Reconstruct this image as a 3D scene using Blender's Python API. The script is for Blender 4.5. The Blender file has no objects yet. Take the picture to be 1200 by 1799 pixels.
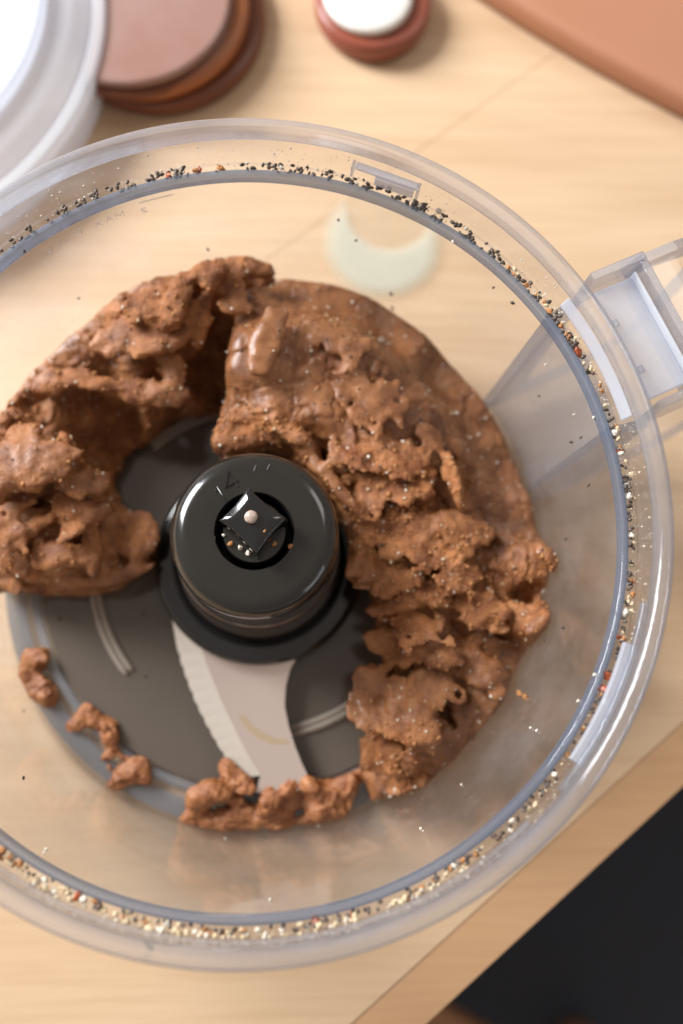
import bpy, bmesh, math, random
import numpy as np
from mathutils import Vector, Matrix
random.seed(7); RNG = np.random.default_rng(11)
R = math.radians; PI = math.pi

# ---------------------------------------------------------------- camera
sc = bpy.context.scene; col = sc.collection
CAM = np.array([.0111, -.0483, .3233]); TA, TB = R(11.84), R(-2.95); FPX = 1642.3
cd = bpy.data.cameras.new('camera'); cam = bpy.data.objects.new('camera', cd); col.objects.link(cam)
cam.location = CAM; cam.rotation_euler = (TA, TB, 0)
cd.sensor_fit = 'VERTICAL'; cd.sensor_height = 24; cd.lens = FPX/1799*24
cd.clip_start = .01; cd.clip_end = 20
cd.dof.use_dof = True; cd.dof.focus_distance = .252; cd.dof.aperture_fstop = 3.0
sc.camera = cam
# ---------------------------------------------------------------- world and lamps (indoor daylight from a window, upper left)
w = bpy.data.worlds.new('World'); sc.world = w; w.use_nodes = True
bg = w.node_tree.nodes['Background']; bg.inputs[0].default_value = (.88, .77, .70, 1); bg.inputs[1].default_value = .46
def area(name, loc, target, sx, sy, power, color):
    ld = bpy.data.lights.new(name, 'AREA'); ld.shape = 'RECTANGLE'; ld.size = sx; ld.size_y = sy; ld.energy = power; ld.color = color
    o = bpy.data.objects.new(name, ld); col.objects.link(o); o.location = loc
    o.rotation_euler = (Vector(target)-Vector(loc)).to_track_quat('-Z', 'Y').to_euler(); return o
area('window_light', (-.72, .50, .56), (0, .02, 0), .42, .5, 27, (.96, .975, 1.0))
area('room_light', (.75, .65, 1.2), (.05, 0, 0),   .4, .5, 2.5, (1.0, .95, .9))
sc.view_settings.view_transform = 'Standard'; sc.view_settings.look = 'None'
sc.view_settings.exposure = 0; sc.view_settings.gamma = 1
sc.render.engine = 'CYCLES'
cy = sc.cycles; cy.use_denoising = True; cy.max_bounces = 14; cy.transparent_max_bounces = 40
cy.transmission_bounces = 12; cy.glossy_bounces = 6; cy.diffuse_bounces = 4; cy.sample_clamp_indirect = 4
cy.caustics_reflective = False; cy.caustics_refractive = True; cy.blur_glossy = .5

# ---------------------------------------------------------------- helpers
ca, sa, cb, sb = math.cos(TA), math.sin(TA), math.cos(TB), math.sin(TB)
RM = np.array([[cb, 0, sb], [0, 1, 0], [-sb, 0, cb]]) @ np.array([[1, 0, 0], [0, ca, -sa], [0, sa, ca]])
def W(x, y, h=0.):            # a point at height h above the table that was read off the photograph
    v = RM @ np.array([(x-600)/FPX, -(y-899.5)/FPX, -1.]); t = (h-CAM[2])/v[2]; return CAM+t*v
def wall_r(z): return .088+(z-.003)*.0087/.0843
def tag(o, label=None, cat=None, group=None, kind=None):
    if label: o['label'] = label
    if cat: o['category'] = cat
    if group: o['group'] = group
    if kind: o['kind'] = kind
    return o
def empty(name, loc, label, cat, group=None):
    o = bpy.data.objects.new(name, None); col.objects.link(o); o.location = loc; o.empty_display_size = .01
    return tag(o, label, cat, group)
def link(name, me, mat, parent=None):
    if mat and not me.materials: me.materials.append(mat)
    o = bpy.data.objects.new(name, me); col.objects.link(o)
    if parent is not None:
        o.parent = parent; o.matrix_parent_inverse = Matrix.Translation(-Vector(parent.location))
    return o
def mesh(name, v, f, mat, parent=None, smooth=False, sharp=None):
    me = bpy.data.meshes.new(name)
    me.from_pydata([tuple(map(float, p)) for p in v], [], [tuple(map(int, q)) for q in f])
    bm = bmesh.new(); bm.from_mesh(me); bmesh.ops.recalc_face_normals(bm, faces=bm.faces)
    for fc in bm.faces: fc.smooth = smooth
    if smooth:
        a = R(sharp or 38)
        for e in bm.edges:
            if len(e.link_faces) == 2 and e.calc_face_angle(0) > a: e.smooth = False
    bm.to_mesh(me); bm.free()
    return link(name, me, mat, parent)
def lathe(name, prof, mat, parent=None, n=192, c=(0, 0, 0), closed=True, a0=0, a1=2*PI, sharp=40, bump=None):
    full = abs(a1-a0-2*PI) < 1e-6; m = n if full else n+1; k = len(prof); v = []; f = []
    for i in range(m):
        a = a0+(a1-a0)*i/n; cs, sn = math.cos(a), math.sin(a)
        for r, z in prof:
            v.append((c[0]+r*cs, c[1]+r*sn, c[2]+z))
    for i in range(n):
        j = (i+1) % m
        for q in range(k if closed else k-1):
            p = (q+1) % k; f.append((i*k+q, j*k+q, j*k+p, i*k+p))
    if not full and closed: f += [tuple(range(k)), tuple(n*k+q for q in range(k))]
    # poles at r = 0 collapse
    o = mesh(name, v, f, mat, parent, True, sharp)
    if any(r < 1e-7 for r, z in prof):
        bm = bmesh.new(); bm.from_mesh(o.data); bmesh.ops.remove_doubles(bm, verts=bm.verts, dist=1e-7); bm.to_mesh(o.data); bm.free()
    return o
def rnd(prof, rad=.0006, seg=3):            # round the corners of a closed profile
    out = []; n = len(prof)
    for i in range(n):
        p = np.array(prof[i]); a = np.array(prof[i-1]); b = np.array(prof[(i+1) % n])
        if p[0] < 1e-7: out.append(tuple(p)); continue
        da = a-p; db = b-p; la = np.linalg.norm(da); lb = np.linalg.norm(db); r = min(rad, la*.45, lb*.45)
        s = p+da/la*r; e = p+db/lb*r
        if la > 3*r: out.append(tuple(p+da/la*r*1.25))
        for t in np.linspace(0, 1, seg+1): out.append(tuple((1-t)**2*s+2*t*(1-t)*p+t*t*e))
        if lb > 3*r: out.append(tuple(p+db/lb*r*1.25))
    return out
def prism(name, pts, z0, z1, mat, parent=None, bev=0, smooth=False):
    n = len(pts); v = [(p[0], p[1], z0) for p in pts]+[(p[0], p[1], z1) for p in pts]
    f = [tuple(range(n))[::-1], tuple(range(n, 2*n))]+[(i, (i+1) % n, n+(i+1) % n, n+i) for i in range(n)]
    o = mesh(name, v, f, mat, parent)
    if bev: bevel(o, bev)
    return o
def bevel(o, w, seg=2, ang=30):
    bm = bmesh.new(); bm.from_mesh(o.data)
    es = [e for e in bm.edges if len(e.link_faces) == 2 and e.calc_face_angle(0) > R(ang)]
    nf_ = bmesh.ops.bevel(bm, geom=es, offset=w, segments=seg, profile=.5, affect='EDGES')['faces']
    for fc in nf_: fc.smooth = True
    for e in bm.edges:
        if len(e.link_faces) == 2 and e.calc_face_angle(0) > R(50): e.smooth = False
    bm.to_mesh(o.data); bm.free()
def obox(name, ang, r0, r1, t0, t1, z0, z1, mat, parent, bev=.0003):      # a box in the radial frame at angle ang
    er = np.array([math.cos(ang), math.sin(ang)]); et = np.array([-er[1], er[0]])
    return prism(name, [er*a+et*b for a, b in ((r0, t0), (r1, t0), (r1, t1), (r0, t1))], z0, z1, mat, parent, bev)
def tube(name, pts, rad, mat, parent=None, n=10):
    pts = [Vector(p) for p in pts]; v = []; f = []; m = len(pts); up = Vector((0, 0, 1))
    for i, p in enumerate(pts):
        d = (pts[min(i+1, m-1)]-pts[max(i-1, 0)]).normalized(); x = d.cross(up)
        if x.length < 1e-3: x = Vector((1, 0, 0))
        x.normalize(); y = d.cross(x); rr = rad*(.55 if i in (0, m-1) else 1)
        for k in range(n): a = 2*PI*k/n; v.append(p+x*math.cos(a)*rr+y*math.sin(a)*rr)
    for i in range(m-1):
        for k in range(n): f.append((i*n+k, i*n+(k+1) % n, (i+1)*n+(k+1) % n, (i+1)*n+k))
    f += [tuple(range(n)), tuple(range((m-1)*n, m*n))]
    return mesh(name, v, f, mat, parent, True, 70)

# ---------------------------------------------------------------- materials
class N:
    def __init__(s, name):
        s.m = bpy.data.materials.new(name); s.m.use_nodes = True; s.t = s.m.node_tree; s.t.nodes.clear()
        s.o = s.t.nodes.new('ShaderNodeOutputMaterial')
    def n(s, k, ins=None, **kw):
        x = s.t.nodes.new(k)
        for a, b in kw.items(): setattr(x, a, b)
        for a, b in (ins or {}).items():
            if isinstance(b, bpy.types.NodeSocket): s.t.links.new(b, x.inputs[a])
            else: x.inputs[a].default_value = b
        return x
    def coord(s, scale=(1, 1, 1), rot=(0, 0, 0)):
        c = s.n('ShaderNodeTexCoord'); return s.n('ShaderNodeMapping', {0: c.outputs['Object'], 'Scale': scale, 'Rotation': rot}).outputs[0]
    def noise(s, vec, scale, detail=4, rough=.5, dist=0):
        return s.n('ShaderNodeTexNoise', {'Vector': vec, 'Scale': scale, 'Detail': detail, 'Roughness': rough, 'Distortion': dist}).outputs[0]
    def ramp(s, fac, stops):
        r = s.n('ShaderNodeValToRGB', {0: fac}); e = r.color_ramp.elements
        while len(e) < len(stops): e.new(.5)
        for i, (p, c) in enumerate(stops): e[i].position = p; e[i].color = (*c, 1) if len(c) == 3 else c
        return r.outputs[0]
    def mix(s, fac, a, b, mode='MIX'):
        x = s.n('ShaderNodeMix', data_type='RGBA', blend_type=mode)
        for i, b_ in ((0, fac), (6, a), (7, b)):
            if isinstance(b_, bpy.types.NodeSocket): s.t.links.new(b_, x.inputs[i])
            else: x.inputs[i].default_value = (*b_, 1) if isinstance(b_, tuple) and len(b_) == 3 else b_
        return x.outputs[2]
    def bump(s, h, st=.3, d=.001, nrm=None):
        i = {'Height': h, 'Strength': st, 'Distance': d}     # st may be a socket
        if nrm: i['Normal'] = nrm
        return s.n('ShaderNodeBump', i).outputs[0]
    def out(s, sh): s.t.links.new(sh, s.o.inputs[0]); return s.m
def pbr(name, base, rough=.5, metal=0, coat=0, bump=None, var=None, sss=0, ssr=(1, .4, .2), spec=.5):
    g = N(name); v = g.coord(); c = (*base, 1)
    if var: c = g.mix(g.noise(v, var[0], 5, .6), base, var[1])
    i = {'Base Color': c, 'Roughness': rough, 'Metallic': metal, 'Coat Weight': coat, 'Specular IOR Level': spec}
    if sss: i.update({'Subsurface Weight': sss, 'Subsurface Radius': ssr, 'Subsurface Scale': .002})
    if bump: i['Normal'] = g.bump(g.noise(v, bump[0], 4), bump[1], bump[2])
    return g.out(g.n('ShaderNodeBsdfPrincipled', i).outputs[0])
def clear(name, face=(.965, .965, .96), edge=(.50, .53, .60), milk=.02, glass=0., rough=.04, power=2.2, smudge=.03, milkc=(.85, .88, .92), gloss=.5):
    # moulded clear plastic: see-through, greyer where looked along, Fresnel gloss, a trace of milkiness
    g = N(name); v = g.coord()
    lw = g.n('ShaderNodeLayerWeight', {'Blend': .5}).outputs['Facing']
    p = g.n('ShaderNodeMath', {0: lw, 1: power}, operation='POWER').outputs[0]
    tr = g.n('ShaderNodeBsdfTransparent', {0: g.mix(p, face, edge)}).outputs[0]
    bp = g.bump(g.noise(v, 60, 2), .12, .0006)
    if glass:
        gl = g.n('ShaderNodeBsdfGlass', {'Color': (.97, .98, 1, 1), 'Roughness': rough, 'IOR': 1.45, 'Normal': bp}).outputs[0]
        tr = g.n('ShaderNodeMixShader', {0: glass, 1: tr, 2: gl}).outputs[0]
    f5 = g.n('ShaderNodeMath', {0: g.n('ShaderNodeLayerWeight', {'Blend': .5, 'Normal': bp}).outputs['Facing'], 1: 5.}, operation='POWER').outputs[0]
    fr = g.n('ShaderNodeMath', {0: f5, 1: gloss, 2: .035}, operation='MULTIPLY_ADD').outputs[0]
    go = g.n('ShaderNodeBsdfGlossy', {'Color': (.95, .97, 1, 1), 'Roughness': rough+.03, 'Normal': bp}).outputs[0]
    a = g.n('ShaderNodeMixShader', {0: fr, 1: tr, 2: go}).outputs[0]
    sm = g.ramp(g.noise(v, 45, 6, .65), [(.45, (0, 0, 0)), (.75, (1, 1, 1))])
    mf = g.n('ShaderNodeMath', {0: sm, 1: smudge, 2: milk}, operation='MULTIPLY_ADD').outputs[0]
    df = g.n('ShaderNodeBsdfDiffuse', {0: (*milkc, 1)}).outputs[0]
    tl = g.n('ShaderNodeBsdfTranslucent', {0: (*milkc, 1)}).outputs[0]
    dd = g.n('ShaderNodeMixShader', {0: .5, 1: df, 2: tl}).outputs[0]
    return g.out(g.n('ShaderNodeMixShader', {0: mf, 1: a, 2: dd}).outputs[0])
def wood(name, c0, c1, c2, rot, rough=.42):
    g = N(name); v = g.coord((3, 26, 26), (0, 0, rot)); v2 = g.coord((9, 160, 160), (0, 0, rot)); v3 = g.coord((1, 1, 1))
    a = g.noise(v, 1.3, 6, .6, .6); b = g.noise(v2, 2.0, 4, .6); big = g.noise(v3, 7, 3)
    c = g.mix(g.ramp(a, [(.35, (0, 0, 0)), (.68, (1, 1, 1))]), c0, c1)
    c = g.mix(g.ramp(b, [(.42, (0, 0, 0)), (.8, (.45, .45, .45))]), c, c2)
    c = g.mix(g.ramp(big, [(.45, (0, 0, 0)), (.75, (.35, .35, .35))]), c, c1)
    i = {'Base Color': c, 'Roughness': g.ramp(a, [(.2, (rough-.06,)*3), (.8, (rough+.1,)*3)]), 'Normal': g.bump(b, .12, .0004)}
    return g.out(g.n('ShaderNodeBsdfPrincipled', i).outputs[0])
GA = R(39.2)
M = {}
M['wood'] = wood('table_wood', (.66, .48, .31), (.55, .375, .225), (.45, .29, .16), -GA)
M['wood_edge'] = wood('edge_wood', (.55, .34, .185), (.47, .28, .145), (.40, .22, .11), -GA)
M['floor'] = pbr('dark_floor', (.010, .018, .038), .7, var=(6, (.032, .032, .036)))
M['clear'] = clear('clear_plastic', face=(.985, .982, .978), edge=(.80, .81, .84), milk=.02, smudge=.06, power=4, gloss=.8)
M['rim'] = clear('rim_plastic', face=(.93, .94, .96), edge=(.58, .62, .70), milk=.11, glass=.22, power=1.6, smudge=.06, milkc=(.76, .82, .92), rough=.015, gloss=.95)
M['shoulder'] = clear('shoulder_plastic', face=(.68, .73, .80), edge=(.40, .46, .57), milk=.22, power=1.0, glass=.15, milkc=(.48, .56, .70), rough=.015, gloss=.9)
M['frost'] = clear('frosted_plastic', face=(.88, .89, .92), edge=(.62, .65, .72), milk=.45, rough=.2, smudge=.12, milkc=(.86, .90, .98))
M['frame'] = clear('frame_plastic', face=(.80, .82, .88), edge=(.55, .59, .68), milk=.09, gloss=.9, rough=.015, glass=.25, power=1.2)
M['panel'] = clear('panel_plastic', face=(.92, .92, .93), edge=(.70, .72, .77), milk=.16, rough=.25, smudge=.06)
M['lid'] = clear('lid_plastic', face=(.93, .94, .955), edge=(.80, .83, .9), milk=.68, rough=.06, smudge=.06, milkc=(.95, .96, 1))
M['lidrim'] = clear('lid_rim_plastic', face=(.9, .92, .95), edge=(.6, .64, .74), milk=.6, rough=.08, smudge=.06, milkc=(.93, .96, 1))
M['black'] = pbr('black_plastic', (.009, .009, .009), .12, coat=.5, bump=(350, .03, .0004))
M['cap'] = pbr('black_cap', (.012, .0115, .010), .16, coat=.3, bump=(260, .07, .0004), var=(90, (.022, .020, .016)))
M['smoke'] = pbr('smoky_sleeve', (.085, .066, .052), .14, coat=.5)
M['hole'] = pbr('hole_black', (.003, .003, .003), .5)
M['disc'] = pbr('smoked_disc', (.105, .085, .067), .07, var=(25, (.13, .105, .083)), bump=(220, .03, .0004), spec=.6)
M['steel'] = pbr('brushed_steel', (.84, .70, .62), .24, metal=.75, bump=(900, .04, .0002))
M['bevel'] = pbr('ground_steel', (.82, .74, .64), .34, metal=.65, bump=(900, .08, .0002))
M['rib'] = clear('rib_plastic', face=(.75, .72, .68), edge=(.7, .67, .62), milk=.62, rough=.12, milkc=(.85, .76, .66))
M['ringrib'] = clear('ring_plastic', face=(.72, .74, .76), edge=(.6, .62, .66), milk=.22, rough=.08, milkc=(.74, .77, .82))
M['grey_lid'] = pbr('grey_pink_lid', (.24, .105, .075), .2, var=(28, (.33, .23, .20)), coat=.5)
M['copper'] = pbr('copper_wood', (.19, .055, .018), .34, var=(60, (.12, .032, .012)))
M['copper2'] = pbr('amber_wood', (.40, .135, .04), .4, var=(50, (.28, .09, .03)))
M['copper3'] = pbr('rose_copper', (.30, .085, .048), .3, var=(50, (.2, .05, .03)))
M['cream'] = pbr('cream_lid', (.74, .71, .66), .3)
M['mint'] = pbr('mint_glaze', (.66, .70, .55), .5)
M['tan'] = pbr('tan_wood', (.62, .40, .25), .5, var=(80, (.52, .32, .19)), bump=(300, .2, .0005))
M['clay'] = pbr('clay_board', (.46, .215, .13), .5, var=(14, (.38, .17, .09)))
M['stool'] = wood('stool_wood', (.40, .19, .08), (.3, .13, .05), (.2, .09, .03), .5)
M['chia'] = pbr('chia_seed', (.040, .027, .018), .45, var=(900, (.11, .08, .06)))
M['chiag'] = pbr('grey_chia_seed', (.17, .13, .11), .42, var=(900, (.06, .045, .038)))
M['pale'] = pbr('pale_crumb', (.56, .42, .24), .85, spec=.08, var=(700, (.74, .62, .44)), bump=(1500, .4, .0003))
M['white'] = pbr('white_crumb', (.66, .59, .49), .85, spec=.08, bump=(1500, .4, .0003))
M['orange'] = pbr('orange_crumb', (.50, .25, .10), .75, spec=.15, var=(700, (.36, .15, .06)), bump=(1500, .5, .0003))
M['red'] = pbr('red_flake', (.34, .075, .025), .4)
M['pearl'] = pbr('pearl_crumb', (.40, .31, .25), .25, coat=.4, bump=(1500, .3, .0003))
M['fleck'] = pbr('pale_fleck', (.85, .78, .66), .6)
M['green'] = pbr('green_flake', (.12, .13, .03), .5)

# ================================================================ SETTING
def circle3(a, b, c):
    A = np.array([[2*(b[0]-a[0]), 2*(b[1]-a[1])], [2*(c[0]-a[0]), 2*(c[1]-a[1])]])
    B = np.array([b[0]**2+b[1]**2-a[0]**2-a[1]**2, c[0]**2+c[1]**2-a[0]**2-a[1]**2])
    o = np.linalg.solve(A, B); return o, np.hypot(*(o-np.array(a[:2])))
fl = mesh('floor', [(-4, -4, -.74), (4, -4, -.74), (4, 4, -.74), (-4, 4, -.74)], [(0, 1, 2, 3)], M['floor']); tag(fl, kind='structure')
table = empty('table', (0, 0, -.028), 'pale maple plank table under the bowl, its edge crossing the lower right corner', 'table')
U = np.array([math.cos(GA), math.sin(GA)]); V = np.array([-U[1], U[0]])
def plank(n0, n1, u0, u1, mat, z1=0.):
    prism('plank', [U*u0+V*(n0+.0001), U*u1+V*(n0+.0001), U*u1+V*(n1-.0001), U*u0+V*(n1-.0001)], -.028, z1, mat, table, .0002)
plank(-.1488, -.1332, -.7, .7, M['wood_edge'], -.0003)
plank(-.1332, .0897, -.7, .7, M['wood'])
plank(.0897, .313, -.7, .7, M['wood'], -.0002)
plank(.313, .535, -.7, .7, M['wood'])
for su in (-.62, .62):
    for sn in (-.09, .48):
        p = U*su+V*sn; q = .028
        prism('leg', [p+U*q+V*q, p-U*q+V*q, p-U*q-V*q, p+U*q-V*q], -.74, -.0282, M['wood_edge'], table, .002)
# stool below the table edge
a = W(765, 1764, -.30)[:2]; b = W(828, 1800, -.30)[:2]; d = (b-a)/np.linalg.norm(b-a); nn = np.array([d[1], -d[0]])
st = empty('stool', (*(a+nn*.15+d*.05), -.74), 'brown wooden stool seat peeking out below the table edge at the bottom', 'stool')
prism('seat', [a-d*.12, a+d*.30, a+d*.30+nn*.30, a-d*.12+nn*.30], -.33, -.30, M['stool'], st, .004)
for i in (-.08, .26):
    for j in (.04, .26):
        p = a+d*i+nn*j; prism('leg', [p+(.014, .014), p+(-.014, .014), p+(-.014, -.014), p+(.014, -.014)], -.74, -.3302, M['stool'], st, .002)

# ================================================================ BACKGROUND THINGS ON THE TABLE
bc = np.array([.208, .375]); 
pts = [W(830, 0)[:2], W(967, 87)[:2], W(1200, 215)[:2]]
o_, r_ = circle3(pts[0], pts[1], pts[2])
bd = lathe('serving_board', rnd([(0, 0), (r_, 0), (r_, .012), (0, .012)], .004), M['clay'], c=(o_[0], o_[1], .0004), n=200)
tag(bd, 'large round clay-brown board lying on the table in the top right corner', 'board')
# canister with grey lid, upper left
def stand(top_px, foot_px):          # height at which the lid stands straight above the foot
    c0, r0 = circle3(*[W(*p)[:2] for p in foot_px]); best = None
    for h in np.linspace(.008, .08, 200):
        c, r = circle3(*[W(*p, h)[:2] for p in top_px]); e = np.hypot(*(c-c0))
        if best is None or e < best[0]: best = (e, h, c, r)
    return c0, r0, best[1], best[2], best[3]
bc_, br, hz, gc, gr = stand([(405, 0), (372, 78), (240, 145)], [(468, 40), (400, 170), (250, 207)])
print('canister', bc_, br, hz, gc, gr)
hz = min(hz, .035); gc, gr = circle3(*[W(*p, hz)[:2] for p in [(405, 0), (372, 78), (240, 145)]]); br = min(br, gr*1.35)
cn = empty('canister', (bc_[0], bc_[1], 0), 'copper-brown canister with a flat grey-pink lid on a wide amber foot, upper left', 'canister')
mc = (gc+bc_)/2
lathe('lid', rnd([(0, hz-.004), (gr, hz-.004), (gr, hz), (0, hz)], .0015), M['grey_lid'], cn, c=(gc[0], gc[1], 0), n=96)
lathe('body', rnd([(0, .0145), (gr*1.04, .0145), (gr*1.06, hz*.6), (gr*1.02, hz-.0042), (0, hz-.0042)], .003), M['copper'], cn, c=(gc[0], gc[1], 0), n=96)
lathe('base_ring', rnd([(0, .0075), ((gr+br)/2, .0075), ((gr+br)/2, .0143), (0, .0143)], .003), M['copper2'], cn, c=(mc[0], mc[1], 0), n=96)
lathe('foot', rnd([(0, .0003), (br, .0003), (br, .0073), (0, .0073)], .003), M['copper'], cn, c=(bc_[0], bc_[1], 0), n=96)
# small jar with cream top
kc, kr, hj, jc, jr = stand([(722, 20), (646, 72), (569, 18)], [(752, 18), (646, 116), (551, 18)])
print('jar', kc, kr, hj, jc, jr)
hj = min(max(hj, .014), .04)
jar = empty('small_jar', (kc[0], kc[1], 0), 'small rose-copper jar with a round cream lid at the top edge', 'jar')
lathe('body', rnd([(0, .0005), (kr*.96, .0005), (kr, hj*.35), (kr*.97, hj*.7), (jr*1.02, hj-.0042), (0, hj-.0042)], .003), M['copper3'], jar, c=(kc[0], kc[1], 0), n=72)
lathe('lid', rnd([(0, hj-.004), (jr, hj-.004), (jr, hj-.001), (jr*.8, hj), (0, hj)], .002), M['cream'], jar, c=(jc[0], jc[1], 0), n=72)
# added disc: pale reflection in the far wall, painted as a mint crescent
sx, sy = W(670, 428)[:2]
g = N('painted_wall_reflection'); cx2 = W(683, 372)[:2]
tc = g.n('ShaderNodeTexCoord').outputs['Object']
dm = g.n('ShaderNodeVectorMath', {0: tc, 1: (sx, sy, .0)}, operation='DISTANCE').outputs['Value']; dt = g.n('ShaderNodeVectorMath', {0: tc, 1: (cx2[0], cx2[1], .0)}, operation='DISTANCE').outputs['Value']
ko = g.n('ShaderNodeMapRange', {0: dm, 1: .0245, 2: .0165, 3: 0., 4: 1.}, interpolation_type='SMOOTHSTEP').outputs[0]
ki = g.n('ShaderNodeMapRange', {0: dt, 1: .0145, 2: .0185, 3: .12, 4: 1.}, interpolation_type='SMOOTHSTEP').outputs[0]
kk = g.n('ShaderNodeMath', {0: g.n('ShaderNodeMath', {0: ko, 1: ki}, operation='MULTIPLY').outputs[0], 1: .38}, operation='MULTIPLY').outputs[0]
M['wallreflect'] = g.out(g.n('ShaderNodeMixShader', {0: kk, 1: g.n('ShaderNodeBsdfTransparent', {0: (.99, .99, .985, 1)}).outputs[0], 2: g.n('ShaderNodeBsdfPrincipled', {'Base Color': (.74, .80, .68, 1), 'Roughness': .4}).outputs[0]}).outputs[0])
sa_ = lathe('wall_reflection_disc', rnd([(0, .0006), (.0245, .0006), (.0245, .0018), (0, .0018)], .0004), M['wallreflect'], c=(sx, sy, 0), n=72)
tag(sa_, 'added thin disc with a mint crescent painted as the far bowl wall reflection', 'painted reflection')
# clear lid, upper left corner
lx, ly, lr = -.158, .199, .0965
ld = empty('bowl_lid', (lx, ly, 0), 'clear plastic food processor lid lying on the table in the upper left corner', 'lid')
LC = (lx, ly, 0)
lathe('rim', rnd([(lr-.004, .0005), (lr, .0005), (lr+.0012, .010), (lr+.0012, .021), (lr-.0035, .021), (lr-.0035, .012)], .001), M['lidrim'], ld, c=LC)
lathe('crown', rnd([(0, .0265), (lr-.022, .0265), (lr-.010, .024), (lr-.0036, .0205), (lr-.0036, .0185), (lr-.011, .022), (lr-.023, .0245), (0, .0245)], .0012), M['lid'], ld, c=LC)
lathe('ridge', rnd([(lr-.026, .0267), (lr-.018, .0262), (lr-.019, .031), (lr-.024, .031)], .0012), M['lidrim'], ld, c=LC)
lathe('feed_tube', rnd([(.022, .0267), (.0245, .0267), (.0235, .075), (.021, .075)], .0006), M['lid'], ld, c=(lx-.03, ly+.02, 0))

# ================================================================ BOWL
bowl = empty('food_processor_bowl', (0, 0, 0), 'clear plastic food processor bowl holding brown dough, with a handle on the right', 'bowl')
wp = [(.0877, .0032)]+[(wall_r(z), z) for z in (.02, .04, .06, .0835)]+[(wall_r(.0835)+.0019, .0835)]+[(wall_r(z)+.0019, z) for z in (.06, .04, .02, .004)]+[(.0885, .0012), (.0877, .0012)]
lathe('wall', wp, M['clear'], bowl, n=256)
z9 = .0836; r9 = wall_r(z9)
lathe('shoulder', rnd([(r9, z9), (wall_r(.0873), .0873), (wall_r(.0873)+.0019, .0873), (r9+.0022, z9)], .0007, 4), M['shoulder'], bowl, n=256)
lathe('ledge', rnd([(r9+.0023, .0845), (r9+.0023, .0858), (.1016, .0858), (.1016, .0845)], .0003), M['clear'], bowl, n=256)
lathe('collar', rnd([(.1017, .0840), (.1017, .0968), (.1010, .0972), (.1034, .0972), (.1034, .0840)], .0004), M['clear'], bowl, n=256)
lathe('rim', rnd([(.1006, .0974), (.1010, .1012), (.1022, .1020), (.1040, .1020), (.1052, .1008), (.1054, .0974)], .0008, 4), M['rim'], bowl, n=256)
lathe('floor', rnd([(0, .0012), (.0875, .0012), (.0875, .0024), (0, .0024)], .0003), M['clear'], bowl, n=192)
lathe('floor_disc', rnd([(.0, .0026), (.0745, .0026), (.0745, .0034), (0, .0034)], .0003), M['disc'], bowl, n=192)
lathe('floor_ring', rnd([(.0750, .0026), (.0785, .0026), (.0780, .0042), (.0755, .0042)], .0008), M['ringrib'], bowl, n=192)
lathe('outer_ring', rnd([(.0805, .0026), (.0868, .0026), (.0868, .0031), (.0805, .0031)], .0002), M['ringrib'], bowl, n=192)
for ac in (156.5, 62.5, -117, -27):
    for dr, zz in ((0, 0), (.0021, 0)):
        tube('arc_rib', [(.0557+dr)*np.array([math.cos(t), math.sin(t), 0])+np.array([0, 0, .0042]) for t in np.linspace(R(-ac-16.5), R(-ac+16.5), 24)], .00095, M['rib'], bowl, 8)
# moulded lettering and its tick, on the outside, mirrored from in here
STROKES = {'M': [((0, 0), (0, 1), (.5, .35), (1, 1), (1, 0))], 'A': [((0, 0), (.5, 1), (1, 0)), ((.2, .4), (.8, .4))], 'X': [((0, 0), (1, 1)), ((0, 1), (1, 0))],
           'F': [((0, 0), (0, 1), (1, 1)), ((0, .5), (.8, .5))], 'I': [((.5, 0), (.5, 1))], 'L': [((0, 1), (0, 0), (.9, 0))], '1': [((.2, .8), (.55, 1), (.55, 0))],
           '4': [((.75, 0), (.75, 1), (0, .3), (1, .3))], '2': [((0, .8), (.3, 1), (.8, .95), (.95, .7), (0, 0), (1, 0))]}
def strokes(ch, place, rad, name, mat, parent):
    if name == 'numeral': rad *= 1.6
    for s in STROKES[ch]:
        tube(name, [place(x, y) for x, y in s], rad, mat, parent, 6)
M['letter'] = clear('letter_plastic', face=(.80, .80, .80), edge=(.5, .5, .52), milk=.10, rough=.1)
def wplace(deg0, z0, wdeg, hh):
    return lambda x, y: ((wall_r(z0+y*hh)+.0021)*math.cos(R(deg0+x*wdeg)), (wall_r(z0+y*hh)+.0021)*math.sin(R(deg0+x*wdeg)), z0+y*hh)
for i, ch in enumerate('MAX'): strokes(ch, wplace(113.2+i*1.9, .0755, 1.35, .0024), .00022, 'letter', M['letter'], bowl)
for i, ch in enumerate('FILL'): strokes(ch, wplace(120.8+i*1.9, .0755, 1.35, .0024), .00022, 'letter', M['letter'], bowl)
tube('tick_mark', [wplace(104.2, .0790, 1, 0)(x, 0) for x in np.linspace(0, 6.2, 10)], .00026, M['letter'], bowl, 6)
strokes('2', wplace(109.3, .0745, 1.0, .0018), .00018, 'letter', M['letter'], bowl)
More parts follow.
